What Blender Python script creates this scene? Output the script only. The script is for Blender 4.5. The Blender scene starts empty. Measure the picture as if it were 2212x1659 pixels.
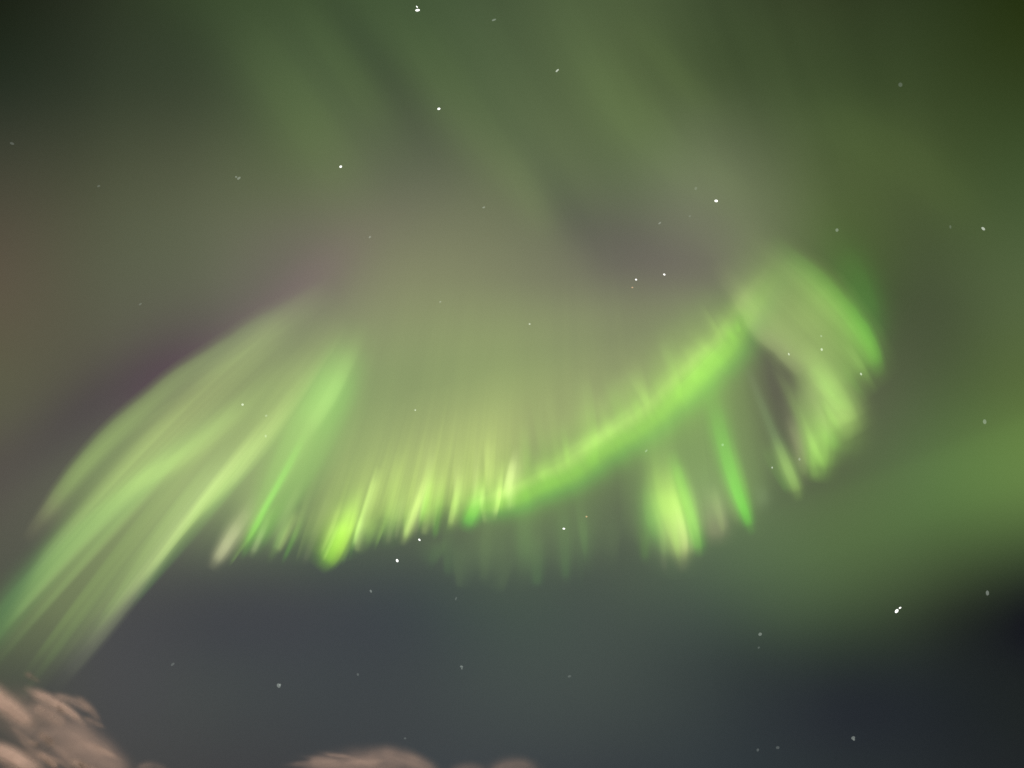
import bpy, math, random
import numpy as np
from mathutils import Vector, Matrix

sc = bpy.context.scene
col = sc.collection
R = math.radians

# ------------------------------------------------------------------ camera (1 unit = 1 km)
W, H, LENS = 2212.0, 1659.0, 26.0
PITCH = R(58)
cd = bpy.data.cameras.new("camera"); cam = bpy.data.objects.new("camera", cd); col.objects.link(cam)
EYE = Vector((0, 0, 0.0017))
cam.location = EYE; cam.rotation_euler = (math.pi/2 + PITCH, 0, 0)
cd.lens = LENS; cd.sensor_width = 36; cd.sensor_fit = 'HORIZONTAL'
cd.clip_start = 0.0005; cd.clip_end = 5000
sc.camera = cam
F = LENS/36*W
ROT = Matrix.Rotation(math.pi/2 + PITCH, 3, 'X')

def ray(px, py):
    return (ROT @ Vector(((px - W/2)/F, (H/2 - py)/F, -1))).normalized()

def at_alt(px, py, alt):
    d = ray(px, py); return EYE + d*(alt/max(d.z, .12))

def s2l(c):
    return [(v/255/12.92 if v <= 10.3 else ((v/255+.055)/1.055)**2.4) for v in c]

# ------------------------------------------------------------------ exposure
sc.view_settings.view_transform = 'Standard'; sc.view_settings.look = 'None'
sc.view_settings.exposure = 0; sc.view_settings.gamma = 1
sc.render.dither_intensity = 2.0
sc.cycles.transparent_max_bounces = 256
sc.cycles.max_bounces = 4
sc.cycles.diffuse_bounces = 1

# ------------------------------------------------------------------ night sky: airglow of the thermosphere, by direction
XS = [0, 221, 442, 663, 884, 1106, 1327, 1548, 1770, 1991, 2212]
GLOW = {
0:   [(28,34,22),(44,52,36),(56,70,45),(62,78,50),(62,78,52),(68,82,56),(74,88,57),(58,70,44),(50,60,36),(46,58,32),(38,50,18)],
207: [(42,50,38),(54,62,46),(62,72,52),(74,89,61),(72,86,60),(78,92,64),(82,96,63),(74,88,56),(62,76,46),(57,71,40),(50,64,32)],
415: [(74,73,59),(80,84,64),(92,98,74),(100,108,80),(102,106,86),(104,112,84),(96,106,80),(106,112,90),(84,98,62),(72,86,52),(68,86,50)],
622: [(93,85,70),(92,94,75),(102,104,86),(122,117,103),(132,134,104),(122,123,99),(116,114,98),(118,120,97),(84,102,62),(74,86,58),(84,100,64)],
829: [(92,92,72),(94,92,78),(112,108,92),(128,144,100),(119,131,96),(122,134,95),(116,125,93),(110,119,86),(98,102,79),(82,96,64),(88,108,60)],
1037:[(92,90,78),(104,110,88),(128,140,103),(112,134,92),(108,122,88),(110,120,88),(103,114,85),(106,124,88),(90,104,73),(90,114,70),(100,126,70)],
1244:[(84,87,75),(80,82,77),(75,78,76),(71,76,75),(68,77,75),(74,87,76),(75,86,76),(76,91,75),(80,99,68),(66,80,54),(44,52,41)],
1452:[(74,78,69),(74,75,76),(69,73,74),(65,70,73),(64,70,72),(69,78,75),(68,77,73),(56,64,63),(43,49,51),(35,40,43),(28,32,34)],
1659:[(72,70,67),(71,71,70),(67,68,69),(64,66,68),(63,67,70),(62,67,70),(59,65,67),(51,58,61),(44,50,53),(38,43,46),(34,38,40)],
}
world = bpy.data.worlds.new("World"); sc.world = world; world.use_nodes = True
nt = world.node_tree; nt.nodes.clear()
def node(nt, t, **kw):
    n = nt.nodes.new(t)
    for k, v in kw.items(): setattr(n, k, v)
    return n
def math2(nt, op, a, b):
    n = node(nt, 'ShaderNodeMath', operation=op)
    for i, x in enumerate((a, b)):
        if isinstance(x, (int, float)): n.inputs[i].default_value = x
        else: nt.links.new(x, n.inputs[i])
    return n.outputs[0]
def curve(nt, src, pts):
    n = node(nt, 'ShaderNodeFloatCurve'); nt.links.new(src, n.inputs['Value'])
    c = n.mapping.curves[0]
    c.points[0].location = pts[0]; c.points[1].location = pts[-1]
    for p in pts[1:-1]: c.points.new(*p)
    n.mapping.update(); return n.outputs[0]

# directions on the sky measured from one point of it (bearing north, 58 degrees up): east-west and up-down tangents
AIM = (ROT @ Vector((0, 0, -1)), ROT @ Vector((1, 0, 0)), ROT @ Vector((0, 1, 0)))
geo = node(nt, 'ShaderNodeTexCoord')
def along(v):
    n = node(nt, 'ShaderNodeVectorMath', operation='DOT_PRODUCT'); nt.links.new(geo.outputs['Generated'], n.inputs[0]); n.inputs[1].default_value = v
    return n.outputs['Value']
fwd = math2(nt, 'MAXIMUM', along(AIM[0]), .15)
east = math2(nt, 'DIVIDE', along(AIM[1]), fwd); high = math2(nt, 'DIVIDE', along(AIM[2]), fwd)
# soft large-scale unevenness of the airglow, so that the bands are not ruler-smooth
wn = node(nt, 'ShaderNodeTexNoise'); wn.inputs['Scale'].default_value = 3.2; wn.inputs['Detail'].default_value = 2
nt.links.new(geo.outputs['Generated'], wn.inputs['Vector'])
wv = node(nt, 'ShaderNodeSeparateXYZ'); nt.links.new(wn.outputs['Color'], wv.inputs[0])
east = math2(nt, 'ADD', east, math2(nt, 'MULTIPLY', math2(nt, 'SUBTRACT', wv.outputs[0], .5), .06))
high = math2(nt, 'ADD', high, math2(nt, 'MULTIPLY', math2(nt, 'SUBTRACT', wv.outputs[1], .5), .06))
ROWS = sorted(GLOW); NR = len(ROWS); STEP = (ROWS[-1]-ROWS[0])/(NR-1)
ramp_x = math2(nt, 'ADD', math2(nt, 'MULTIPLY', east, F/W), .5)
row_y = math2(nt, 'SUBTRACT', H/2/STEP, math2(nt, 'MULTIPLY', high, F/STEP))            # in rows
bs = lambda t: 2/3-t*t+t**3/2 if t < 1 else max(0, 2-t)**3/6
Y = np.array([[s2l(c) for c in GLOW[y]] for y in ROWS])
Y = np.concatenate([2*Y[:1]-Y[1:2], Y, 2*Y[-1:]-Y[-2:-1]]).clip(.004)
Y = np.concatenate([Y[:1], Y, Y[-1:]])
M = np.array([[bs(abs(i-j)) for j in range(len(Y))] for i in range(len(Y))]); M /= M.sum(1)[:, None]
C = np.einsum('ij,jkc->ikc', .5*np.linalg.solve(M, np.eye(len(Y))) + .5*np.eye(len(Y)), Y)
acc = None
for i in range(len(Y)):
    t = math2(nt, 'ABSOLUTE', math2(nt, 'SUBTRACT', row_y, float(i-2)), 0)
    wgt = curve(nt, math2(nt, 'MINIMUM', math2(nt, 'MULTIPLY', t, .5), 1.0), [(q/16, bs(q/8)*1.5) for q in range(17)])
    cr = node(nt, 'ShaderNodeValToRGB'); e = cr.color_ramp.elements
    for j, x in enumerate(XS):
        
        if 0 < j < len(XS)-1: e.new(x/W)
    for j, k in enumerate(sorted(e, key=lambda k: k.position)): k.color = (*C[i, j], 1)
    cr.color_ramp.interpolation = 'CARDINAL'
    nt.links.new(ramp_x, cr.inputs[0])
    mv = node(nt, 'ShaderNodeVectorMath', operation='MULTIPLY_ADD'); nt.links.new(cr.outputs[0], mv.inputs[0]); nt.links.new(math2(nt, 'MULTIPLY', wgt, 2/3), mv.inputs[1])
    if acc is None: mv.inputs[2].default_value = (0, 0, 0)
    else: nt.links.new(acc, mv.inputs[2])
    acc = mv.outputs[0]
# brighter and darker lanes of the airglow: (x, y, long, short, tilt, colour there, colour of the surroundings)
LANES = [(310,825,270,62,-31,(84,74,80),(98,95,84)), (600,655,170,36,-36,(124,114,106),(118,114,100)), (2150,1330,420,62,-9,(32,37,38),(39,45,43)), (1560,150,170,90,38,(58,68,44),(68,80,50)),
         (1400,560,190,60,25,(112,108,98),(118,118,100)), (860,190,200,34,55,(70,84,60),(76,92,63)), (1200,420,150,36,55,(92,102,78),(100,110,82)), (1940,650,220,70,60,(78,91,61),(80,94,62)), (1660,800,110,40,62,(98,95,82),(106,110,84))]
for cx, cy, la, sb, tilt, c, c0 in LANES:
    dx = math2(nt, 'SUBTRACT', math2(nt, 'MULTIPLY', ramp_x, W), float(cx)); dy = math2(nt, 'SUBTRACT', math2(nt, 'MULTIPLY', row_y, STEP), float(cy))
    ca, sa = math.cos(R(tilt)), math.sin(R(tilt))
    p = math2(nt, 'MULTIPLY', math2(nt, 'ADD', math2(nt, 'MULTIPLY', dx, ca/la), math2(nt, 'MULTIPLY', dy, sa/la)), 1.0)
    q = math2(nt, 'ADD', math2(nt, 'MULTIPLY', dx, -sa/sb), math2(nt, 'MULTIPLY', dy, ca/sb))
    g = math2(nt, 'EXPONENT', math2(nt, 'MULTIPLY', math2(nt, 'ADD', math2(nt, 'MULTIPLY', p, p), math2(nt, 'MULTIPLY', q, q)), -.5), 0)
    mv = node(nt, 'ShaderNodeVectorMath', operation='MULTIPLY_ADD'); nt.links.new(g, mv.inputs[0]); mv.inputs[1].default_value = np.array(s2l(c))-np.array(s2l(c0)); nt.links.new(acc, mv.inputs[2]); acc = mv.outputs[0]
mx = node(nt, 'ShaderNodeVectorMath', operation='MAXIMUM'); nt.links.new(acc, mx.inputs[0]); mx.inputs[1].default_value = (.004, .005, .004)
bg = node(nt, 'ShaderNodeBackground'); nt.links.new(mx.outputs[0], bg.inputs['Color'])
out = node(nt, 'ShaderNodeOutputWorld'); nt.links.new(bg.outputs[0], out.inputs['Surface'])

# one warm low light from the town's side, behind the viewer: it only reaches the clouds
sd = bpy.data.lights.new("sun", 'SUN'); sd.energy = 3.7; sd.angle = R(6); sd.color = (1.0, .66, .50)
sun = bpy.data.objects.new("sun", sd); col.objects.link(sun)
sun.rotation_euler = Vector((-.45, .9, -.03)).to_track_quat('-Z', 'Y').to_euler()

# ------------------------------------------------------------------ helpers
def tag(o, label=None, cat=None, group=None, kind=None):
    for k, v in (('label', label), ('category', cat), ('group', group), ('kind', kind)):
        if v: o[k] = v
    return o

def spline(P, n):
    P = np.array(P, float); m = len(P)
    if m == 2: P = np.array([P[0], (P[0]+P[1])/2, P[1]]); m = 3
    E = np.vstack([2*P[0]-P[1], P, 2*P[-1]-P[-2]])
    L = np.concatenate([[0], np.cumsum(np.hypot(*(P[1:, :2]-P[:-1, :2]).T))]); L /= L[-1]
    o = []
    for t in np.linspace(0, 1, n):
        i = min(max(np.searchsorted(L, t, 'right')-1, 0), m-2); s = (t-L[i])/(L[i+1]-L[i])
        p0, p1, p2, p3 = E[i:i+4]
        o.append(.5*(2*p1+(p2-p0)*s+(2*p0-5*p1+4*p2-p3)*s*s+(3*p1-p0-3*p2+p3)*s**3))
    return np.array(o), np.linspace(0, 1, n)

def lens(pts, alt, n=40, m=11, depth=.35, away=None):
    """A lens-shaped body along a line of sight directions (px, py, half width): rises from alt[0] to alt[1] km; flat across the line, bulging front and back."""
    P, ts = spline(pts, n)
    tan = np.gradient(P[:, :2], axis=0); tan /= np.linalg.norm(tan, axis=1)[:, None]
    nor = np.stack([-tan[:, 1], tan[:, 0]], 1)
    V, UV, Fc = [], [], []
    ring = [(i/(m-1), 1) for i in range(m)] + [(i/(m-1), -1) for i in range(m-2, 0, -1)]
    k = len(ring)
    for (x, y, w), nn, t in zip(P, nor, ts):
        w = abs(w); a = alt[0] + (alt[1]-alt[0])*t
        dist = (at_alt(x, y, a)-EYE).length if away is None else away*(1+.04*t); ww = w/F*dist
        end = min(1, 6*t, 6*(1-t))
        for u, s in ring:
            sx = 2*u-1
            d = ray(x + nn[0]*w*sx, y + nn[1]*w*sx)
            V.append(EYE + d*(dist - s*ww*depth*math.sqrt(max(0, 1-sx*sx))*max(.02, end)))
            UV.append((u, t))
    for j in range(n-1):
        for i in range(k):
            i2 = (i+1) % k
            Fc.append((j*k+i, j*k+i2, (j+1)*k+i2, (j+1)*k+i))
    return V, UV, Fc

def sheet(bottom, top, alt, n=60, m=25, thick=1.5, bend=(0, 0)):
    """A curtain hanging from one line of sight directions to another: u along it, v up it, thin but closed."""
    B, us = spline([(*p, 0) for p in bottom], n); Tp, _ = spline([(*p, 0) for p in top], n)
    V, UV, Fc = [], [], []
    for side in (-1, 1):
        for b, t, u in zip(B, Tp, us):
            for j in range(m):
                v = j/(m-1); x, y = b[0]+(t[0]-b[0])*v, b[1]+(t[1]-b[1])*v+(bend[0]+(bend[1]-bend[0])*u)*4*v*(1-v)
                k = min(1, 8*u, 8*(1-u), 8*v, 8*(1-v))
                p = at_alt(x, y, alt[0]+(alt[1]-alt[0])*v); V.append(p + (p-EYE).normalized()*side*thick*max(.01, k)); UV.append((u, v))
    for q in range(2):
        for i in range(n-1):
            for j in range(m-1):
                a = q*n*m+i*m+j; f = (a, a+1, a+m+1, a+m); Fc.append(f if q else f[::-1])
    rim = [i*m for i in range(n)] + [(n-1)*m+j for j in range(1, m)] + [i*m+m-1 for i in range(n-2, -1, -1)] + [j for j in range(m-2, 0, -1)]
    for a, b in zip(rim, rim[1:]+rim[:1]): Fc.append((a, b, b+n*m, a+n*m))
    return V, UV, Fc

def make_mesh(name, bodies, mat, parent=None, origin=None):
    V, UV, Fc, DN = [], [], [], []
    for (v, uv, f), dn in bodies:
        b = len(V); V += v; UV += uv; DN += [dn]*len(v); Fc += [tuple(b+i for i in q) for q in f]
    o0 = origin if origin is not None else sum(V, Vector())/len(V)
    me = bpy.data.meshes.new(name); me.from_pydata([v-o0 for v in V], [], Fc); me.update()
    l1 = me.uv_layers.new(name='flow'); l2 = me.uv_layers.new(name='density')
    for i, lp in enumerate(me.loops):
        l1.data[i].uv = UV[lp.vertex_index]; l2.data[i].uv = (DN[lp.vertex_index], 0)
    me.polygons.foreach_set('use_smooth', [True]*len(me.polygons))
    me.materials.append(mat)
    o = bpy.data.objects.new(name, me); col.objects.link(o)
    o.location = o0
    if parent is not None:
        o.parent = parent; o.matrix_parent_inverse = Matrix.Translation(-parent.location)
    return o

def flow_uv(nt, name='flow'):
    uv = node(nt, 'ShaderNodeUVMap'); uv.uv_map = name
    s = node(nt, 'ShaderNodeSeparateXYZ'); nt.links.new(uv.outputs[0], s.inputs[0])
    return s.outputs[0], s.outputs[1]

def streaks(nt, u, v, fu, fv, seed, detail=2):
    cx = node(nt, 'ShaderNodeCombineXYZ')
    nt.links.new(math2(nt, 'MULTIPLY', u, fu), cx.inputs[0]); nt.links.new(math2(nt, 'MULTIPLY', v, fv), cx.inputs[1]); cx.inputs[2].default_value = seed
    nz = node(nt, 'ShaderNodeTexNoise'); nz.inputs['Scale'].default_value = 1; nz.inputs['Detail'].default_value = detail
    nt.links.new(cx.outputs[0], nz.inputs['Vector']); return nz.outputs['Fac']

BELL = [(0,0),(.12,.05),(.3,.45),(.5,1),(.7,.45),(.88,.05),(1,0)]
SHARP_A = [(0,0),(.07,.25),(.17,.9),(.25,1),(.45,.55),(.7,.17),(.88,.03),(1,0)]     # hard edge at u = 0
SHARP_B = [(1-x, y) for x, y in reversed(SHARP_A)]
FLAT = [(0,0),(.15,.3),(.32,.9),(.5,1),(.68,.9),(.85,.3),(1,0)]
RISE = [(0,0),(.08,.2),(.22,.85),(.35,1),(.6,.62),(.82,.2),(1,0)]                  # lower tip bright, fading upward
LONG = [(0,0),(.06,.25),(.15,.8),(.3,1),(.7,.9),(.88,.35),(1,0)]
MID  = [(0,0),(.15,.2),(.35,.8),(.5,1),(.65,.8),(.85,.2),(1,0)]
RNG = random.Random(7)
POW = {}

def glow_mat(name, ramp, power=1.0, pu=BELL, pv=RISE, axis='v', st=(0, 1, 0), wob=0, wave=0):
    m = bpy.data.materials.new(name); m.use_nodes = True; nt = m.node_tree; nt.nodes.clear()
    u, v = flow_uv(nt)
    seed = RNG.uniform(0, 90)
    vv = v
    if wob:
        nz = streaks(nt, u, v, wob[0], .4, seed+5, 1)
        vv = math2(nt, 'MAXIMUM', math2(nt, 'MINIMUM', math2(nt, 'ADD', v, math2(nt, 'MULTIPLY', math2(nt, 'SUBTRACT', nz, .5), wob[1])), 1.0), 0.0)
    uu = u
    if wave:
        nz = streaks(nt, u, v, .3, wave[0], seed+11, 2)
        uu = math2(nt, 'MAXIMUM', math2(nt, 'MINIMUM', math2(nt, 'ADD', u, math2(nt, 'MULTIPLY', math2(nt, 'SUBTRACT', nz, .5), wave[1])), 1.0), 0.0)
    k = math2(nt, 'MULTIPLY', curve(nt, uu, pu), curve(nt, vv, pv))
    soft = streaks(nt, u, v, 1.7, 2.6, seed+31, 2)                                     # uneven brightness, as in the air itself
    k = math2(nt, 'MULTIPLY', k, math2(nt, 'ADD', .78, math2(nt, 'MULTIPLY', soft, .44)))
    if st[2]:
        nz = streaks(nt, u, v, st[0], st[1], seed)
        k = math2(nt, 'MULTIPLY', k, math2(nt, 'MAXIMUM', math2(nt, 'ADD', 1-st[2]*1.6*.5*2+st[2]*.6, math2(nt, 'MULTIPLY', nz, st[2]*2)), 0.0))
    cr = node(nt, 'ShaderNodeValToRGB'); e = cr.color_ramp.elements
    e[0].position, e[1].position = ramp[0][0], ramp[-1][0]
    e[0].color = (*ramp[0][1], 1); e[1].color = (*ramp[-1][1], 1)
    for p, c in ramp[1:-1]: x = e.new(p); x.color = (*c, 1)
    cr.color_ramp.interpolation = 'EASE'
    nt.links.new(v if axis == 'v' else uu, cr.inputs[0])
    em = node(nt, 'ShaderNodeEmission'); nt.links.new(cr.outputs[0], em.inputs['Color'])
    nt.links.new(math2(nt, 'MULTIPLY', k, power*.5*POW.get(name.split('_')[1].split('.')[0], 1)), em.inputs['Strength'])             # front and back face each half
    tr = node(nt, 'ShaderNodeBsdfTransparent'); ad = node(nt, 'ShaderNodeAddShader')
    nt.links.new(em.outputs[0], ad.inputs[0]); nt.links.new(tr.outputs[0], ad.inputs[1])
    o = node(nt, 'ShaderNodeOutputMaterial'); nt.links.new(ad.outputs[0], o.inputs['Surface'])
    return m

def gain(peak, back):
    return [max(0, a-b) for a, b in zip(s2l(peak), s2l(back))]

def curtain(label, px, py, name='aurora_curtain'):
    e = bpy.data.objects.new(name, None); col.objects.link(e); e.location = at_alt(px, py, 100); e.empty_display_size = 5
    return tag(e, label, 'aurora')

def glow(root, name, pts, ramp, alt=(100, 150), depth=.35, n=40, m=11, **kw):
    if name == 'ray': pts = [(x, y, w*1.5) for x, y, w in pts]
    return make_mesh(name, [(lens(pts, alt, n, m, depth), 1.0)], glow_mat('aurora_'+name, ramp, **kw), root)

G0 = gain((140,205,85), (105,122,88))      # pure oxygen green over the airglow
GY = gain((178,214,118), (108,124,88))     # yellowish green
GC = gain((192,198,150), (108,120,92))     # cream
GP = gain((150,160,118), (100,112,88))     # dull olive
GB = gain((195,240,100), (110,128,88))     # brightest
def drape(root, name, bottom, top, ramp, alt=(100, 160), n=60, m=25, thick=1.5, bend=(0, 0), **kw):
    return make_mesh(name, [(sheet(bottom, top, alt, n, m, thick, bend), 1.0)], glow_mat('aurora_'+name, ramp, **kw), root)
def rays_between(root, bottom, top, n, seed, cols, hw=(10, 22), frac=(.35, .9), power=(.2, .5), jit=10, alt=(100, 130), bend=(0, 0), u01=(.02, .98), pv=None):
    """Many single rays hanging between a lower and an upper line, each with its own length, width, tint and brightness."""
    r = random.Random(seed); N = 200
    B, _ = spline([(*p, 0) for p in bottom], N); Tp, _ = spline([(*p, 0) for p in top], N)
    for i in range(n):
        u = u01[0]+(u01[1]-u01[0])*(i+r.uniform(.1, .9))/n; k = int(u*(N-1)); b, t = B[k], Tp[k]
        f0 = r.uniform(-.03, .06); f1 = f0+r.uniform(*frac); w = r.uniform(*hw); bd = bend[0]+(bend[1]-bend[0])*u
        dx = r.uniform(-jit, jit)*.4
        pts = []
        for q in range(5):
            v = f0+(f1-f0)*q/4
            pts.append((b[0]+dx+(t[0]-b[0])*v, b[1]+(t[1]-b[1])*v+bd*4*v*(1-v), w*(.55+.6*min(1, q/2.5))))
        lo, hi = r.choice(cols)
        glow(root, 'ray', pts, both(lo, hi), alt=(alt[0], alt[0]+(alt[1]-alt[0])*(f1-f0)), n=24, m=9, power=r.uniform(*power), pu=r.choice([BELL, BELL, SHARP_A, SHARP_B]), pv=pv or r.choice([RISE, LONG, MID]))
def both(a, b): return [(0, a), (1, b)]

# ------------------------------------------------------------------ left fan
LF = curtain('wide fan of pale green rays slanting down to the left corner above the pink cloud', 300, 1100)
drape(LF, 'fold', [(45,1215),(20,1300),(-40,1400),(-70,1500),(20,1530),(100,1490),(190,1400),(290,1290),(370,1190),(450,1110),(520,1050)], [(690,600),(700,615),(715,630),(730,645),(740,660),(750,680),(750,700),(745,720),(735,740),(720,760),(700,790)],
     [(0,gain((128,142,100),(95,101,86))),(.4,gain((146,164,108),(102,110,88))),(1,gain((146,158,112),(116,120,98)))], power=.88, bend=(-52, 12), n=70,
     pu=[(0,0),(.03,.2),(.08,.75),(.15,1),(.3,.85),(.45,.9),(.6,1),(.75,.9),(.87,.85),(.94,.45),(1,0)], pv=[(0,0),(.05,.1),(.16,.6),(.28,.95),(.55,1),(.78,.7),(.9,.3),(1,0)], st=(22, .5, .30), alt=(100,150))
FAN_B = [(45,1215),(20,1300),(-40,1400),(-70,1500),(20,1530),(100,1490),(190,1400),(290,1290),(370,1190),(450,1110),(520,1050)]
FAN_T = [(690,600),(700,615),(715,630),(730,645),(740,660),(750,680),(750,700),(745,720),(735,740),(720,760),(700,790)]
glow(LF, 'veil', [(420,1250,70),(490,1130,90),(580,985,105),(670,835,105),(740,690,90)], both(gain((132,146,104),(104,113,90)), gain((142,158,110),(118,128,98))), power=.95, pu=FLAT, pv=[(0,0),(.1,.1),(.25,.6),(.42,1),(.7,.8),(.88,.3),(1,0)], m=17, alt=(104,140))
rays_between(LF, FAN_B, FAN_T, 22, 3, [(gain((140,172,104),(104,114,88)), gain((150,172,112),(116,126,94))), (gain((150,162,118),(104,110,92)), gain((156,172,114),(116,124,94))), (gain((122,164,100),(100,112,86)), gain((140,168,106),(112,124,92)))], hw=(14, 30), frac=(.35, .85), power=(.10, .34), alt=(100,150), bend=(-52, 12))
glow(LF, 'ray', [(66,1182,24),(125,1115,34),(215,1020,46),(340,915,56),(465,832,62),(610,742,64),(750,655,54)], [(0,gain((172,172,128),(120,122,96))),(.2,gain((165,190,116),(120,128,92))),(1,gain((148,172,110),(124,134,96)))], power=.8, pu=SHARP_A, wave=(5, .08), st=(5, 1.2, .3), pv=LONG)
glow(LF, 'ray', [(-80,1450,52),(20,1318,52),(140,1185,50),(280,1065,44),(400,962,40),(520,872,40),(640,775,40)], [(0,gain((122,172,104),(98,108,84))),(.45,gain((126,168,104),(100,112,86))),(1,gain((145,165,108),(116,126,92)))], power=.6, pu=BELL, pv=LONG)
glow(LF, 'ray', [(190,1125,26),(300,1045,30),(400,982,34),(500,902,38),(620,805,40)], both(GY, gain((160,185,116),(118,130,94))), power=.42, pv=MID)
glow(LF, 'ray', [(95,1485,26),(190,1362,34),(285,1235,36),(368,1118,34),(450,1012,32),(540,910,34)], [(0,gain((112,118,100),(92,96,86))),(.4,gain((148,160,122),(108,118,94))),(1,gain((146,168,116),(112,122,94)))], power=.6, pu=SHARP_B, pv=LONG)
glow(LF, 'ray', [(612,975,22),(645,922,28),(690,848,32),(735,758,32),(772,680,28)], [(0,gain((160,180,118),(120,134,94))),(1,gain((150,184,112),(124,142,98)))], power=.6, pu=SHARP_B, pv=MID)
glow(LF, 'ray', [(630,990,44),(690,890,48),(735,800,46),(785,690,38)], both(gain((110,158,90),(108,132,92)), gain((116,160,92),(112,134,95))), power=.62, pu=FLAT, pv=MID)

# ------------------------------------------------------------------ main arc: fringe of short rays and the ribbon sweeping up to the right
MA = curtain('main bright green aurora arc with fringe of short rays and ribbon sweeping up right', 900, 1110)
ARC = [(430,1235),(560,1220),(690,1222),(800,1200),(900,1172),(1000,1145),(1100,1118),(1200,1080),(1300,1030),(1400,970),(1500,900),(1600,800),(1670,700)]
drape(MA, 'veil', ARC, [(760,520),(820,480),(880,450),(940,440),(1000,430),(1060,430),(1120,440),(1180,450),(1240,460),(1310,480),(1390,500),(1470,520),(1540,540)],
     [(0,gain((128,152,96),(108,122,88))),(.25,gain((165,178,118),(128,140,98))),(.55,gain((156,172,116),(132,142,104))),(1,gain((140,142,116),(130,130,108)))], power=.95, st=(34, .35, .16), n=90,
     pu=[(0,0),(.04,.3),(.1,.72),(.18,.85),(.28,.9),(.38,1),(.52,1),(.62,.9),(.74,.68),(.86,.42),(.95,.15),(1,0)], pv=[(0,0),(.04,.08),(.1,.45),(.2,.85),(.34,1),(.55,.8),(.8,.3),(1,0)], alt=(100,220))
drape(MA, 'fringe', [(610,1225),(700,1228),(760,1210),(820,1192),(880,1182),(940,1160),(1000,1150),(1060,1132),(1150,1108)], [(760,880),(815,865),(860,855),(905,845),(940,838),(985,825),(1030,810),(1075,800),(1150,790)],
     [(0,gain((120,165,88),(98,112,86))),(.35,gain((172,196,112),(122,136,94))),(1,gain((160,178,112),(135,150,100)))], power=.9, pu=[(0,0),(.1,.5),(.22,.85),(.35,1),(.75,1),(.88,.6),(1,0)],
     pv=[(0,0),(.08,.12),(.18,.6),(.28,1),(.45,.85),(.75,.35),(1,0)], st=(46, .5, .40), wob=(14, .16), alt=(101,135), m=31, n=90)
for pts, ramp, pw, pu, pv in [
    ([(453,1232,15),(480,1190,21),(505,1150,25),(532,1110,25),(562,1055,22)], both(GC, gain((160,175,125),(108,122,92))), 1.0, BELL, RISE),
    ([(520,1192,9),(547,1145,11),(572,1098,11),(599,1050,12),(640,975,14),(670,915,14)], [(0,gain((100,150,78),(92,105,84))),(.35,gain((116,190,88),(104,140,86))),(1,gain((118,158,95),(110,138,92)))], .9, BELL, LONG),
    ([(530,1200,24),(575,1122,38),(622,1035,52),(675,930,62),(725,830,60),(770,740,50)], both(gain((102,150,84),(90,104,84)), gain((116,158,98),(112,132,92))), .8, FLAT, LONG),
    ([(540,1207,9),(556,1172,11),(574,1132,12),(590,1090,10)], both(gain((155,172,125),(98,112,88)), gain((140,170,110),(100,120,88))), .75, BELL, RISE),
    ([(590,1200,11),(604,1165,13),(620,1130,14),(642,1085,12)], both(gain((145,178,112),(100,116,88)), gain((140,172,108),(100,120,88))), .6, BELL, RISE),
    ([(672,1222,26),(697,1188,34),(720,1142,34),(744,1090,30),(768,1035,24)], [(0,gain((150,205,80),(95,108,85))),(.35,GB),(1,gain((165,200,110),(115,130,90)))], .72, SHARP_B, [(0,0),(.1,.35),(.22,.9),(.4,1),(.6,.75),(.8,.25),(1,0)]),
    ([(690,1225,26),(718,1185,30),(745,1125,28),(775,1050,26)], both(gain((120,190,70),(95,110,86)), G0), .45, BELL, RISE),
    ([(768,1192,9),(780,1155,11),(793,1112,11),(810,1065,13),(828,1010,14)], both(gain((178,205,128),(108,120,90)), gain((172,200,118),(112,128,90))), .85, SHARP_A, LONG),
    ([(868,1180,12),(888,1130,14),(905,1080,13),(920,1035,13),(935,985,14)], both(gain((188,208,130),(108,120,90)), gain((180,212,118),(115,130,90))), .95, BELL, RISE),
    ([(900,1150,10),(915,1100,11),(927,1055,10),(938,1010,10)], both(gain((120,178,82),(108,125,88)), gain((140,180,95),(115,132,90))), .5, BELL, MID),
    ([(922,1150,18),(935,1100,20),(945,1055,20),(955,1000,20)], both(gain((150,195,98),(105,120,88)), gain((172,210,112),(115,132,90))), .6, SHARP_A, RISE),
    ([(978,1150,12),(989,1105,14),(997,1065,14),(1004,1025,13)], both(gain((175,205,118),(105,120,88)), gain((180,215,118),(112,130,90))), .75, SHARP_A, RISE),
    ([(1000,1150,22),(1022,1105,24),(1036,1060,22),(1042,1010,20)], both(gain((110,190,80),(98,115,85)), gain((175,220,115),(115,132,90))), .95, BELL, RISE),
    ([(1060,1125,9),(1067,1085,11),(1073,1040,11),(1078,990,12)], both(gain((182,200,128),(105,120,88)), gain((190,220,125),(118,134,92))), .9, SHARP_B, RISE),
    ([(1092,1112,14),(1104,1078,18),(1113,1045,19),(1122,1005,18),(1130,965,16)], both(gain((180,200,125),(105,120,88)), gain((190,205,142),(118,134,92))), .95, SHARP_A, MID),
    ([(830,1180,16),(850,1120,18),(868,1060,20),(880,1000,20)], both(gain((135,168,100),(105,120,88)), gain((150,175,108),(115,130,90))), .45, BELL, RISE),
]:
    glow(MA, 'ray', pts, ramp, alt=(100,125), power=pw, pu=pu, pv=pv)
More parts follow.
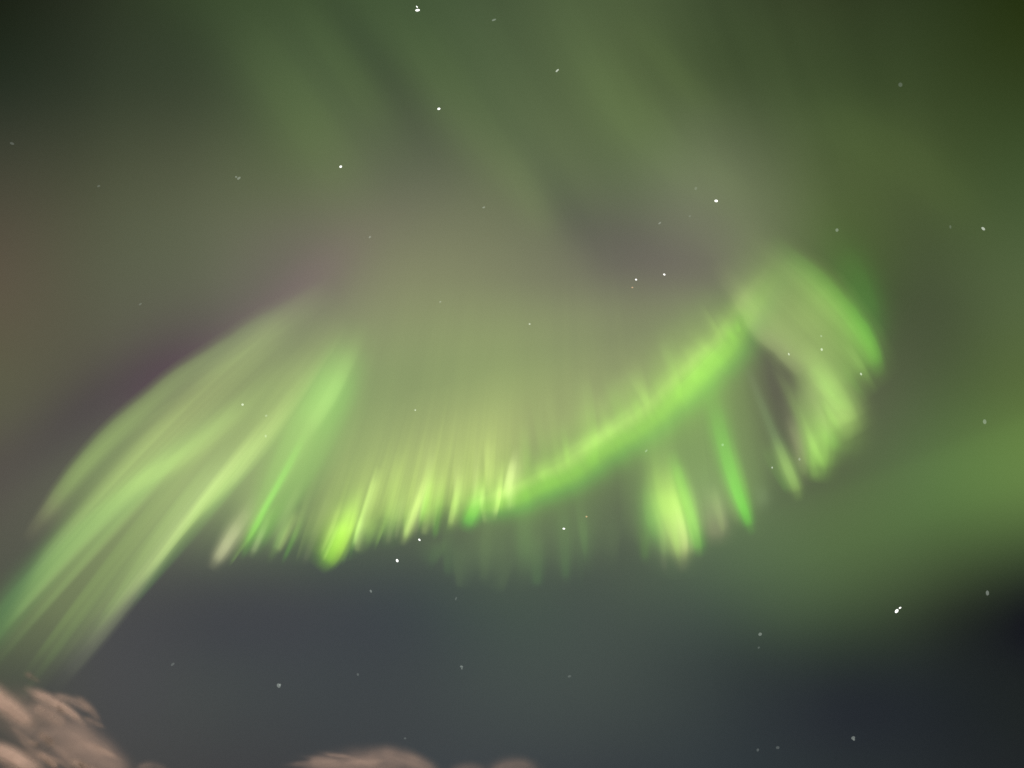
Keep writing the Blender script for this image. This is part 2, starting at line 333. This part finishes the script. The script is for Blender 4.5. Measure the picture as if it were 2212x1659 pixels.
rays_between(MA, [(460,1222),(560,1212),(690,1216),(800,1194),(900,1168),(1000,1142),(1130,1108)], [(700,860),(760,830),(830,800),(890,790),(950,780),(1020,780),(1110,770)], 44, 11,
    [(gain((150,190,105),(104,120,88)), gain((168,192,114),(122,134,96))), (gain((170,192,122),(106,120,90)), gain((170,188,120),(124,134,98))), (gain((116,176,86),(98,116,86)), gain((140,180,100),(114,132,92))), (gain((165,172,130),(108,118,94)), gain((160,172,120),(122,132,98)))],
    hw=(8, 18), frac=(.18, .6), power=(.12, .45), alt=(100,140))
RIB = [(980,1118,40),(1060,1090,62),(1140,1060,74),(1200,1034,82),(1265,996,86),(1335,950,88),(1405,898,92),(1475,838,98),(1535,772,102),(1590,705,98),(1640,630,84),(1690,560,64)]
glow(MA, 'ribbon', RIB, [(0,gain((150,172,114),(130,138,102))),(.36,gain((166,206,108),(122,136,92))),(.54,gain((138,196,84),(112,130,90))),(.75,gain((100,165,76),(98,116,86))),(1,gain((90,138,76),(95,110,86)))], axis='u', power=.74, st=(1.0, 30, .3), wave=(9, .2),
     pu=[(0,0),(.14,.06),(.3,.42),(.44,.95),(.54,1),(.66,.8),(.78,.38),(.9,.08),(1,0)], pv=[(0,0),(.06,.45),(.14,1),(.4,.95),(.7,.95),(.84,.6),(.93,.25),(1,0)], n=60, m=25, alt=(100,108))
glow(MA, 'ribbon', [(x-(12 if x > 1200 else 0), y-14, w*1.75) for x, y, w in RIB], [(0,gain((140,160,110),(128,138,102))),(.5,gain((140,176,98),(118,134,92))),(1,gain((92,126,80),(88,106,80)))], axis='u', power=.68, wave=(5, .2), pu=MID, pv=[(0,0),(.1,.5),(.2,1),(.5,1),(.75,.9),(.88,.4),(1,0)], n=60, m=25, alt=(103,112))
glow(MA, 'ribbon', [(1115,1035,36),(1200,998,42),(1270,955,42),(1340,908,40),(1400,862,42),(1440,812,42)], both(gain((176,210,115),(140,160,98)), gain((158,186,112),(138,152,102))), power=.5, pv=MID, wave=(5, .3), alt=(108,114))
glow(MA, 'ribbon', [(1400,905,56),(1475,845,66),(1545,772,70),(1600,705,64),(1655,635,52)], both(G0, gain((125,180,88),(112,130,90))), power=.36, pv=MID, wave=(4, .2), alt=(104,108))
rays_between(MA, [(1130,1080),(1250,1020),(1350,960),(1450,880),(1540,800),(1620,700)], [(1110,700),(1190,670),(1260,640),(1340,610),(1420,590),(1500,570)], 26, 21,
    [(gain((150,185,105),(118,132,94)), gain((150,166,114),(128,138,102))), (gain((140,190,95),(112,132,90)), gain((140,160,108),(122,132,98)))], hw=(10, 24), frac=(.2, .65), power=(.12, .36), alt=(101,140))

# ------------------------------------------------------------------ rays hanging below the ribbon
SP = curtain('two bright green spikes hanging below the ribbon, the nearer one with a cream tip', 1470, 1150)
drape(SP, 'veil', [(1340,1205),(1420,1245),(1490,1250),(1560,1205),(1640,1165),(1710,1090)], [(1330,940),(1400,890),(1470,830),(1540,760),(1600,700),(1640,670)], both(gain((116,138,96),(92,106,84)), gain((124,152,98),(104,120,90))), power=1.15, pu=[(0,0),(.12,.5),(.28,1),(.6,1),(.8,.6),(.92,.2),(1,0)], pv=[(0,0),(.1,.12),(.24,.7),(.4,1),(.75,.9),(.92,.4),(1,0)], st=(12, .5, .25), wob=(6, .2), alt=(100,130))
glow(SP, 'ray', [(1476,1240,13),(1471,1185,34),(1455,1120,48),(1438,1055,48),(1424,985,44),(1410,915,38)], [(0,gain((165,165,122),(96,106,86))),(.25,gain((178,208,118),(100,116,84))),(.5,gain((180,222,112),(104,122,86))),(1,gain((135,160,105),(104,118,88)))], power=1.05, pu=BELL, pv=RISE, alt=(100,125))
glow(SP, 'ray', [(1472,1215,9),(1470,1170,13),(1456,1115,15),(1440,1060,15),(1428,1000,14)], both(gain((180,190,130),(130,150,100)), gain((170,205,115),(130,150,98))), power=.6, pu=SHARP_B, pv=RISE, alt=(100,125))
glow(SP, 'ray', [(1440,1205,16),(1416,1140,34),(1406,1080,38),(1405,1010,32)], both(gain((95,150,80),(88,102,84)), gain((128,168,98),(102,118,86))), power=.75, pv=MID, alt=(100,122))
glow(SP, 'ray', [(1514,1205,18),(1502,1155,24),(1488,1100,24),(1470,1040,22),(1450,970,20)], both(gain((110,170,72),(92,106,84)), gain((122,175,90),(104,120,88))), power=.95, pv=LONG, alt=(100,122))
glow(SP, 'ray', [(1548,1185,34),(1546,1120,38),(1534,1060,36),(1520,990,34)], both(gain((140,140,112),(92,106,84)), gain((128,148,106),(104,118,88))), power=.8, pv=RISE, alt=(100,118))
glow(SP, 'ray', [(1627,1158,13),(1612,1116,19),(1594,1066,24),(1577,1013,28),(1562,955,31),(1545,885,34),(1530,820,32)], [(0,gain((105,165,78),(90,106,82))),(.2,gain((112,188,84),(92,108,82))),(.6,gain((105,170,82),(94,110,84))),(1,gain((105,150,84),(98,112,86)))], power=1.1, pv=[(0,0),(.06,.3),(.16,1),(.3,.95),(.6,.75),(.85,.35),(1,0)], alt=(100,130))
glow(SP, 'ray', [(1655,1115,22),(1647,1075,26),(1638,1030,24)], both(gain((110,130,98),(90,108,82)), gain((105,125,94),(90,108,82))), power=.6, pv=MID, alt=(100,112))

rays_between(SP, [(1390,1215),(1440,1235),(1490,1225),(1550,1180),(1610,1150),(1650,1110)], [(1380,940),(1410,920),(1440,900),(1480,880),(1510,850),(1530,820)], 13, 31,
    [(gain((120,170,85),(94,108,84)), gain((126,160,94),(102,116,88))), (gain((150,172,112),(98,110,86)), gain((136,158,104),(104,118,88))), (gain((130,134,108),(94,104,86)), gain((120,138,100),(100,112,88)))], hw=(12, 26), frac=(.3, .8), power=(.12, .34), alt=(100,128))

# ------------------------------------------------------------------ hook at the right end
HK = curtain('hooked fold of green and cream aurora curling round a dark gap beyond the ribbon', 1790, 860)
glow(HK, 'fold', [(1893,852,80),(1832,782,108),(1758,704,124),(1682,626,120),(1606,552,102),(1530,482,80)], [(0,gain((130,172,90),(90,104,74))),(.4,gain((148,176,106),(98,113,80))),(1,gain((140,147,113),(120,125,100)))], st=(7, .6, .2), wave=(5, .12), power=1.12, pu=FLAT, pv=[(0,0),(.08,.25),(.2,.8),(.36,1),(.55,.8),(.72,.4),(.88,.12),(1,0)], m=17, alt=(100,140))
glow(HK, 'ray', [(1885,825,26),(1858,765,34),(1818,705,40),(1765,645,42),(1705,590,40),(1640,535,36)], both(gain((118,190,78),(92,112,72)), gain((122,162,92),(104,126,82))), power=.62, pu=SHARP_B, wave=(4, .12), st=(5, .8, .3), pv=LONG, alt=(100,135))
glow(HK, 'ray', [(1905,810,44),(1885,720,54),(1862,640,60),(1825,560,62),(1775,480,58)], both(gain((86,135,64),(78,92,60)), gain((82,114,64),(76,90,60))), power=.75, pv=MID, alt=(100,130))
glow(HK, 'ray', [(1765,810,30),(1715,745,36),(1665,690,40),(1615,610,42),(1570,545,38)], both(gain((156,168,120),(112,118,92)), gain((158,168,120),(122,128,100))), power=.68, pu=SHARP_A, wave=(4, .15), pv=[(0,0),(.06,.25),(.15,.8),(.3,1),(.6,.8),(.8,.3),(1,0)], alt=(100,130))
glow(HK, 'ray', [(1850,945,46),(1812,878,60),(1772,815,60),(1722,745,50)], both(gain((160,196,110),(98,114,78)), gain((162,182,120),(118,128,94))), power=1.05, pv=[(0,0),(.12,.4),(.3,1),(.5,.9),(.75,.4),(1,0)], alt=(100,125))
glow(HK, 'ray', [(1764,1045,32),(1770,980,44),(1760,915,50),(1744,855,50),(1735,790,42)], both(gain((140,186,94),(96,114,78)), gain((162,188,120),(112,122,92))), power=1.2, pu=BELL, pv=[(0,0),(.12,.45),(.28,1),(.5,.8),(.75,.45),(1,0)], alt=(100,125))
glow(HK, 'ray', [(1800,1010,56),(1812,935,70),(1815,860,66)], both(gain((122,160,88),(92,110,76)), gain((140,170,98),(100,114,82))), power=.7, pv=MID, alt=(100,118))
glow(HK, 'ray', [(1728,1085,14),(1718,1052,20),(1702,1012,23),(1684,968,20),(1664,920,16),(1640,860,14),(1612,790,12)], [(0,gain((135,165,98),(92,107,82))),(.25,gain((156,192,112),(98,112,82))),(.55,gain((122,145,105),(96,104,84))),(1,gain((112,116,100),(95,100,83)))], power=.95, pv=[(0,0),(.07,.4),(.17,1),(.35,.85),(.55,.5),(.8,.4),(1,0)], alt=(100,128))
glow(HK, 'ray', [(1742,1055,14),(1730,985,20),(1712,920,22),(1695,850,22)], both(gain((148,138,118),(102,108,86)), gain((125,122,105),(100,102,86))), power=.6, pv=MID, alt=(100,122))

rays_between(HK, [(1700,1065),(1735,1055),(1775,1035),(1815,965),(1850,915),(1895,835)], [(1590,700),(1600,660),(1610,620),(1625,580),(1640,550),(1660,520)], 13, 41,
    [(gain((150,190,104),(98,112,80)), gain((148,170,112),(108,118,90))), (gain((152,158,124),(104,108,90)), gain((150,160,118),(112,118,94))), (gain((118,180,82),(92,110,74)), gain((130,166,96),(104,120,84)))], hw=(13, 28), frac=(.25, .75), power=(.12, .34), alt=(100,135))

# ------------------------------------------------------------------ dim curtain under the arc
DC = curtain('dim grey green rays hanging in a faint row under the arc', 1100, 1220)
drape(DC, 'veil', [(880,1225),(950,1255),(1050,1280),(1160,1275),(1260,1265),(1350,1225),(1420,1180)], [(930,1080),(990,1070),(1070,1050),(1160,1020),(1240,990),(1320,950),(1390,910)], both(gain((98,118,90),(82,95,82)), gain((106,128,90),(92,106,84))), power=.75, pu=FLAT, pv=[(0,0),(.12,.15),(.3,.7),(.5,1),(.8,.7),(1,0)], st=(16, .5, .3), wob=(8, .3), alt=(100,112))
rays_between(DC, [(900,1225),(950,1250),(1050,1280),(1160,1275),(1260,1265),(1350,1225)], [(930,1060),(990,1050),(1070,1030),(1160,1000),(1240,970),(1320,930)], 11, 51, [(gain((108,130,94),(84,97,83)), gain((110,132,94),(92,106,86))), (gain((100,134,90),(84,97,82)), gain((104,130,90),(90,106,84)))], hw=(14, 30), frac=(.4, .9), power=(.15, .4), alt=(100,112))

# ------------------------------------------------------------------ broad diffuse band low on the right
DB = curtain('broad soft green band low on the right with a dark sky beneath it', 2000, 1150, 'aurora_band')
glow(DB, 'veil', [(2600,930,250),(2250,1035,225),(2000,1120,205),(1750,1200,190),(1500,1270,170),(1250,1300,120)], [(0,gain((104,138,74),(90,112,68))),(1,gain((92,114,84),(82,98,80)))], power=.42, pu=[(0,0),(.12,.22),(.26,.85),(.4,1),(.6,.6),(.8,.2),(1,0)] if 0 else [(0,0),(.2,.2),(.4,.6),(.6,1),(.74,.85),(.86,.22),(1,0)], pv=[(0,.0),(.15,.9),(.5,1),(.8,.5),(1,0)], alt=(102,112), n=50, m=21, depth=.2)

# ------------------------------------------------------------------ faint streamers overhead
OH = curtain('faint wide green streamers high overhead above the arc', 900, 250, 'aurora_streamer')
OW = 1.2
for pts, pw in [([(420,-60,80),(550,100,85),(670,270,90),(780,430,90),(850,560,70)], .85), ([(600,-60,40),(700,80,45),(800,230,50),(880,370,50)], .45), ([(800,-60,60),(930,120,66),(1030,270,68),(1110,390,66),(1190,540,56)], .6),
                ([(1070,280,40),(1120,370,48),(1165,460,48),(1220,570,40)], .7), ([(1180,-60,75),(1290,140,80),(1370,250,84),(1470,350,84),(1620,450,80),(1760,560,60)], .9), ([(1300,-40,34),(1400,90,38),(1500,200,40),(1620,300,40)], .4),
                ([(1560,180,70),(1750,250,80),(1930,330,85),(2100,470,70),(2200,620,60)], .5)]:
    glow(OH, 'ray', [(x, y, w*OW) for x, y, w in pts], both(gain((90,108,70),(78,92,62)), gain((102,118,80),(90,102,76))), power=pw*.72, pu=BELL, pv=MID, alt=(110,130), depth=.2)
drape(OH, 'veil', [(250,-80),(600,-80),(950,-80),(1300,-80),(1700,-60),(2100,0)], [(720,620),(950,600),(1200,600),(1500,560),(1850,620),(2250,700)], both(gain((88,104,70),(80,94,64)), gain((102,114,82),(94,104,78))), power=.9, pu=FLAT, pv=[(0,.0),(.1,.8),(.4,1),(.7,.8),(1,0)], st=(13, .35, .9), alt=(112,132), n=90, m=25)

# ------------------------------------------------------------------ clouds
def cloud_mat(name, tint, scale):
    m = bpy.data.materials.new(name); m.use_nodes = True; nt = m.node_tree; nt.nodes.clear()
    u, v = flow_uv(nt); dn, _ = flow_uv(nt, 'density')
    k = math2(nt, 'MULTIPLY', curve(nt, u, BELL), curve(nt, v, [(0,0),(.12,.2),(.3,.9),(.5,1),(.7,.9),(.88,.2),(1,0)]))
    tc = node(nt, 'ShaderNodeTexCoord'); nz = node(nt, 'ShaderNodeTexNoise'); nz.inputs['Scale'].default_value = scale; nz.inputs['Detail'].default_value = 3; nz.inputs['Roughness'].default_value = .5
    nt.links.new(tc.outputs['Object'], nz.inputs['Vector'])
    k = math2(nt, 'MULTIPLY', k, math2(nt, 'MAXIMUM', math2(nt, 'ADD', -.15, math2(nt, 'MULTIPLY', nz.outputs['Fac'], 2.3)), 0.0))
    k = math2(nt, 'MULTIPLY', k, math2(nt, 'ADD', .55, math2(nt, 'MULTIPLY', streaks(nt, u, v, 2.4, 1.6, 3.7, 2), .9)))
    k = math2(nt, 'MINIMUM', math2(nt, 'MULTIPLY', k, dn), 1.0)
    a = node(nt, 'ShaderNodeBsdfDiffuse'); a.inputs[0].default_value = (*tint, 1)
    b = node(nt, 'ShaderNodeBsdfTranslucent'); b.inputs[0].default_value = (*tint, 1)
    ad = node(nt, 'ShaderNodeMixShader'); ad.inputs[0].default_value = .25; nt.links.new(a.outputs[0], ad.inputs[1]); nt.links.new(b.outputs[0], ad.inputs[2])
    tr = node(nt, 'ShaderNodeBsdfTransparent'); mx = node(nt, 'ShaderNodeMixShader')
    nt.links.new(k, mx.inputs[0]); nt.links.new(tr.outputs[0], mx.inputs[1]); nt.links.new(ad.outputs[0], mx.inputs[2])
    o = node(nt, 'ShaderNodeOutputMaterial'); nt.links.new(mx.outputs[0], o.inputs['Surface'])
    return m
CM = cloud_mat('cloud_vapour', (.80, .79, .78), 9.0)
def cloud(label, puffs, alt=1.6, wisps=None):
    puffs = list(puffs)
    if wisps:                                     # ragged streaks blown the same way
        r = random.Random(wisps[0])
        for _ in range(wisps[1]):
            x, y = r.uniform(*wisps[2]), r.uniform(*wisps[3]); L = r.uniform(*wisps[4]); a = R(r.uniform(*wisps[5])); w = r.uniform(*wisps[6])
            puffs.append(([(x-L*math.cos(a), y-L*math.sin(a), w*.7), (x+r.uniform(-4, 4), y+r.uniform(-4, 4), w), (x+L*math.cos(a), y+L*math.sin(a), w*.6)], r.uniform(*wisps[7])))
    B = [(lens([(x, y, w*1.5) for x, y, w in p], (alt, alt), 30, 11, .12, away=3.0-.012*i), dn*.8) for i, (p, dn) in enumerate(puffs)]
    o = make_mesh('cloud', B, CM); return tag(o, label, 'cloud', 'pink lit clouds low in the frame')
cloud('large streaky pink cloud filling the bottom left corner, with a dark hollow', [
    ([(-60,1500,50),(40,1545,56),(140,1600,56),(230,1668,46),(310,1740,40)], .26),
    ([(48,1482,11),(75,1497,15),(110,1515,15),(150,1538,12),(190,1572,9)], .75),
    ([(-60,1466,26),(-15,1502,28),(22,1530,24),(52,1553,20),(84,1576,15)], 1.0),
    ([(60,1522,18),(90,1536,22),(122,1553,20),(150,1575,14)], .45),
    ([(78,1580,12),(98,1594,14),(122,1614,10)], .6),
    ([(-80,1596,20),(0,1622,22),(50,1648,24),(110,1690,26)], .9),
    ([(74,1624,9),(100,1640,11),(130,1664,10)], .7),
    ([(145,1642,12),(172,1652,13),(205,1666,12)], .5),
    ([(-60,1710,44),(60,1720,50),(200,1740,44)], .9),
    ([(120,1540,34),(180,1588,38),(240,1640,34),(300,1690,30)], .16),
], wisps=(5, 22, (-20, 230), (1510, 1680), (18, 60), (22, 48), (7, 15), (.10, .32)))
cloud('small pale wisp floating just above the pink corner cloud', [([(48,1452,8),(66,1461,9),(90,1477,6)], .22)])
cloud('low flat pinkish brown cloud strip on the bottom edge', [
    ([(610,1690,34),(710,1664,38),(800,1648,36),(880,1656,32),(970,1688,26)], .2),
    ([(655,1650,12),(695,1642,15),(740,1648,12)], .16),
    ([(790,1622,16),(850,1630,22),(910,1652,20),(960,1676,15)], .2),
    ([(560,1790,60),(760,1765,62),(1000,1795,60)], .5)], wisps=(9, 10, (680, 930), (1632, 1668), (30, 90), (-6, 14), (5, 12), (.04, .13)))
cloud('faint grey brown cloud just right of the flat strip on the bottom edge', [
    ([(960,1675,18),(1010,1662,18),(1060,1670,18)], .1), ([(1040,1674,22),(1110,1656,24),(1180,1670,20)], .13), ([(980,1800,60),(1100,1785,60),(1240,1800,50)], .5)])
cloud('tiny pinkish cloud scrap on the bottom edge beside the corner cloud', [([(285,1665,12),(325,1655,13),(370,1668,12)], .1)])

# ------------------------------------------------------------------ stars: bright specks on a far shell
STAR_R = 90.0
def star_mat(name, c, k):
    m = bpy.data.materials.new(name); m.use_nodes = True; nt = m.node_tree; nt.nodes.clear()
    e = node(nt, 'ShaderNodeEmission'); e.inputs[0].default_value = (*c, 1); e.inputs[1].default_value = k/2
    tr = node(nt, 'ShaderNodeBsdfTransparent'); ad = node(nt, 'ShaderNodeAddShader'); nt.links.new(e.outputs[0], ad.inputs[0]); nt.links.new(tr.outputs[0], ad.inputs[1])
    o = node(nt, 'ShaderNodeOutputMaterial'); nt.links.new(ad.outputs[0], o.inputs['Surface']); return m
SM = {'w': star_mat('star_white', (1, 1, .96), 1.5), 'm': star_mat('star_pale', (.95, 1, .9), .42), 'f': star_mat('star_faint', (.9, 1, .9), .15), 'o': star_mat('star_orange', (1, .55, .3), .45), 'd': star_mat('star_dim', (.9, 1, .92), .065)}
import bmesh
def star(px, py, L, wd, ang, kind, label, lobes=()):
    bm = bmesh.new(); d = ray(px, py); c = EYE + d*STAR_R
    right = d.cross(Vector((0, 0, 1))).normalized(); up = right.cross(d)
    for ox, oy, l, w, a in [(0, 0, L, wd, ang), *lobes]:
        a = R(a); ax = right*math.cos(a)+up*math.sin(a); bx = -right*math.sin(a)+up*math.cos(a)
        s = STAR_R/F/2*(.8 if kind in 'df' else .68)
        M = Matrix((ax*l*s, bx*w*s, d*w*s)).transposed().to_4x4(); M.translation = (right*ox - up*oy)*STAR_R/F
        bmesh.ops.create_icosphere(bm, subdivisions=2, radius=1, matrix=M)
    me = bpy.data.meshes.new('star'); bm.to_mesh(me); bm.free(); me.materials.append(SM[kind])
    o = bpy.data.objects.new('star', me); col.objects.link(o); o.location = c
    tag(o, label, 'star', 'stars scattered over the sky')
STARS = [
 (902,22,13,6,58,'w','brightest crooked white star at the top edge',[(-5,-3,6,3,0)]),
 (1067,43,11,4,30,'f','faint slanted star right of the crooked star at the top edge'),
 (948,235,9,6,40,'w','bright white star high over the middle of the arc'),
 (1203,153,9,5,25,'m','bluish white star high up right of centre',[(3,-1,4,4,0)]),
 (736,360,8,6,60,'w','white star between two green streamers upper left of centre'),
 (516,385,10,5,85,'f','split pale star left of the white star between streamers',[(-5,2,5,4,60)]),
 (1547,434,10,7,-45,'w','brightest oval white star above the hooked fold'),
 (1503,407,8,6,30,'d','dim smudge of a star just left of the bright oval star'),
 (1425,482,8,4,10,'f','faint star down left of the bright oval star'),
 (1490,467,6,4,0,'d','tiny dim star nearest below left of the bright oval star'),
 (1808,497,8,7,45,'f','pale star on the outer green edge of the hooked fold'),
 (2124,494,11,6,80,'m','fairly bright pale star near the right edge, upper half'),
 (2053,490,8,4,50,'d','dim crescent star left of the pale star near the right edge'),
 (1045,448,8,4,25,'f','small greenish star in the grey gap above the centre'),
 (799,512,7,4,70,'f','small pale star above the left end of the arc glow'),
 (1435,593,7,5,-55,'w','crisp white star, upper right of a close pair'),
 (1374,604,6,5,-50,'w','crisp white star, lower left of a close pair'),
 (1366,621,6,4,-20,'o','tiny orange star just under the close white pair'),
 (1144,700,6,5,-10,'m','small white star alone over the central glow'),
 (951,652,6,4,40,'f','faint star in the glow left of the lone central star'),
 (897,886,5,5,80,'m','small white star low in the central olive glow'),
 (524,874,7,7,60,'m','soft pale star on the left fan of rays, topmost of three'),
 (575,898,6,5,60,'f','faint star on the left fan, middle of three'),
 (574,942,7,5,-60,'f','pale star on the left fan, lowest of three'),
 (1396,974,9,4,35,'f','slanted small star just under the ribbon'),
 (1561,961,7,6,45,'f','pale star on the green spike under the ribbon'),
 (1860,808,8,5,80,'m','pale star at the outer tip of the hooked fold'),
 (1775,755,8,6,70,'m','pale star inside the hooked fold'),
 (1704,765,8,4,80,'m','thin star on the inner edge of the hooked fold'),
 (1774,726,6,4,80,'f','faint star just above the pale star inside the hooked fold'),
 (1668,1010,6,4,60,'m','small white star left of the hooked fold lower tip'),
 (1727,992,7,5,60,'f','faint star at the pinkish lower tip of the hooked fold'),
 (906,1166,8,5,-35,'w','small cream star touching the lower edge of the arc'),
 (858,1211,10,7,-50,'w','bright white star just below the arc in grey sky'),
 (1218,1142,8,5,-10,'w','white star under the ribbon right of the dim rays'),
 (1267,1116,6,5,0,'o','tiny orange star up right of the white star under the ribbon'),
 (801,1277,8,5,-50,'f','small star below the bright one under the arc'),
 (985,1293,9,4,70,'d','dim star in the grey sky under the dim rays'),
 (602,1481,11,8,-40,'f','larger blurred grey star in the dark lower left sky',[(2,-2,5,5,0)]),
 (997,1440,8,5,-15,'f','small pinkish grey star low in the centre',[(1,4,4,3,0)]),
 (773,1457,7,5,-60,'d','dim star low between the blurred grey star and the centre'),
 (1230,1461,9,5,10,'d','dim star low in the dark sky right of centre'),
 (1937,1320,12,7,28,'w','bright double star in the dark lower right sky',[(8,-3,7,4,10)]),
 (2133,1281,11,6,55,'f','blurred grey star near the right edge above the dark sky'),
 (1642,1370,9,7,20,'f','pale star under the lower edge of the broad band'),
 (1639,1399,6,4,20,'d','very dim star just beneath the pale one under the band'),
 (1843,1594,9,6,15,'f','grey star near the bottom right',[(0,3,5,4,0)]),
 (1680,1615,8,6,0,'d','dim star at the bottom left of the grey star near the bottom right'),
 (1637,1620,7,5,45,'d','dimmest star of the pair at the bottom right'),
 (2127,911,11,7,55,'f','blurred grey star near the right edge, half way down'),
 (1945,183,10,8,60,'d','dim smudge of a star in the dark upper right'),
 (303,657,8,4,80,'d','dim upright star in the brownish left sky'),
 (213,402,7,4,85,'d','dim star in the upper left sky'),
 (26,310,8,5,45,'d','dim star at the left edge of the dark upper left'),
 (875,1595,6,4,0,'d','tiny dim star just above the flat cloud strip'),
 (373,1435,9,5,60,'d','dim star in the grey sky right of the left fan'),
]
for s in STARS: star(*s)

# ------------------------------------------------------------------ ground far below the frame
N = 48
gv, gf = [], []
for j in range(N+1):
    for i in range(N+1):
        x, y = (i/N-.5)*2, (j/N-.5)*2
        X, Y = 300*x*abs(x)**1.5, 300*y*abs(y)**1.5
        r = math.hypot(X, Y)
        gv.append((X, Y, -.0 if r < 1 else .04*math.sin(X*.31+1)*math.cos(Y*.23)*min(1, (r-1)/20)-.02*min(1, (r-1)/20)))
for j in range(N):
    for i in range(N):
        a = j*(N+1)+i; gf.append((a, a+1, a+N+2, a+N+1))
gm = bpy.data.materials.new('dark_tundra'); gm.use_nodes = True
b = gm.node_tree.nodes['Principled BSDF']; b.inputs['Roughness'].default_value = .95
nz = node(gm.node_tree, 'ShaderNodeTexNoise'); nz.inputs['Scale'].default_value = 900; nz.inputs['Detail'].default_value = 6
cr = node(gm.node_tree, 'ShaderNodeValToRGB'); cr.color_ramp.elements[0].color = (.03, .035, .02, 1); cr.color_ramp.elements[1].color = (.11, .10, .07, 1)
gm.node_tree.links.new(nz.outputs['Fac'], cr.inputs[0]); gm.node_tree.links.new(cr.outputs[0], b.inputs['Base Color'])
me = bpy.data.meshes.new('ground'); me.from_pydata(gv, [], gf); me.materials.append(gm)
g = bpy.data.objects.new('ground', me); col.objects.link(g); tag(g, kind='structure')
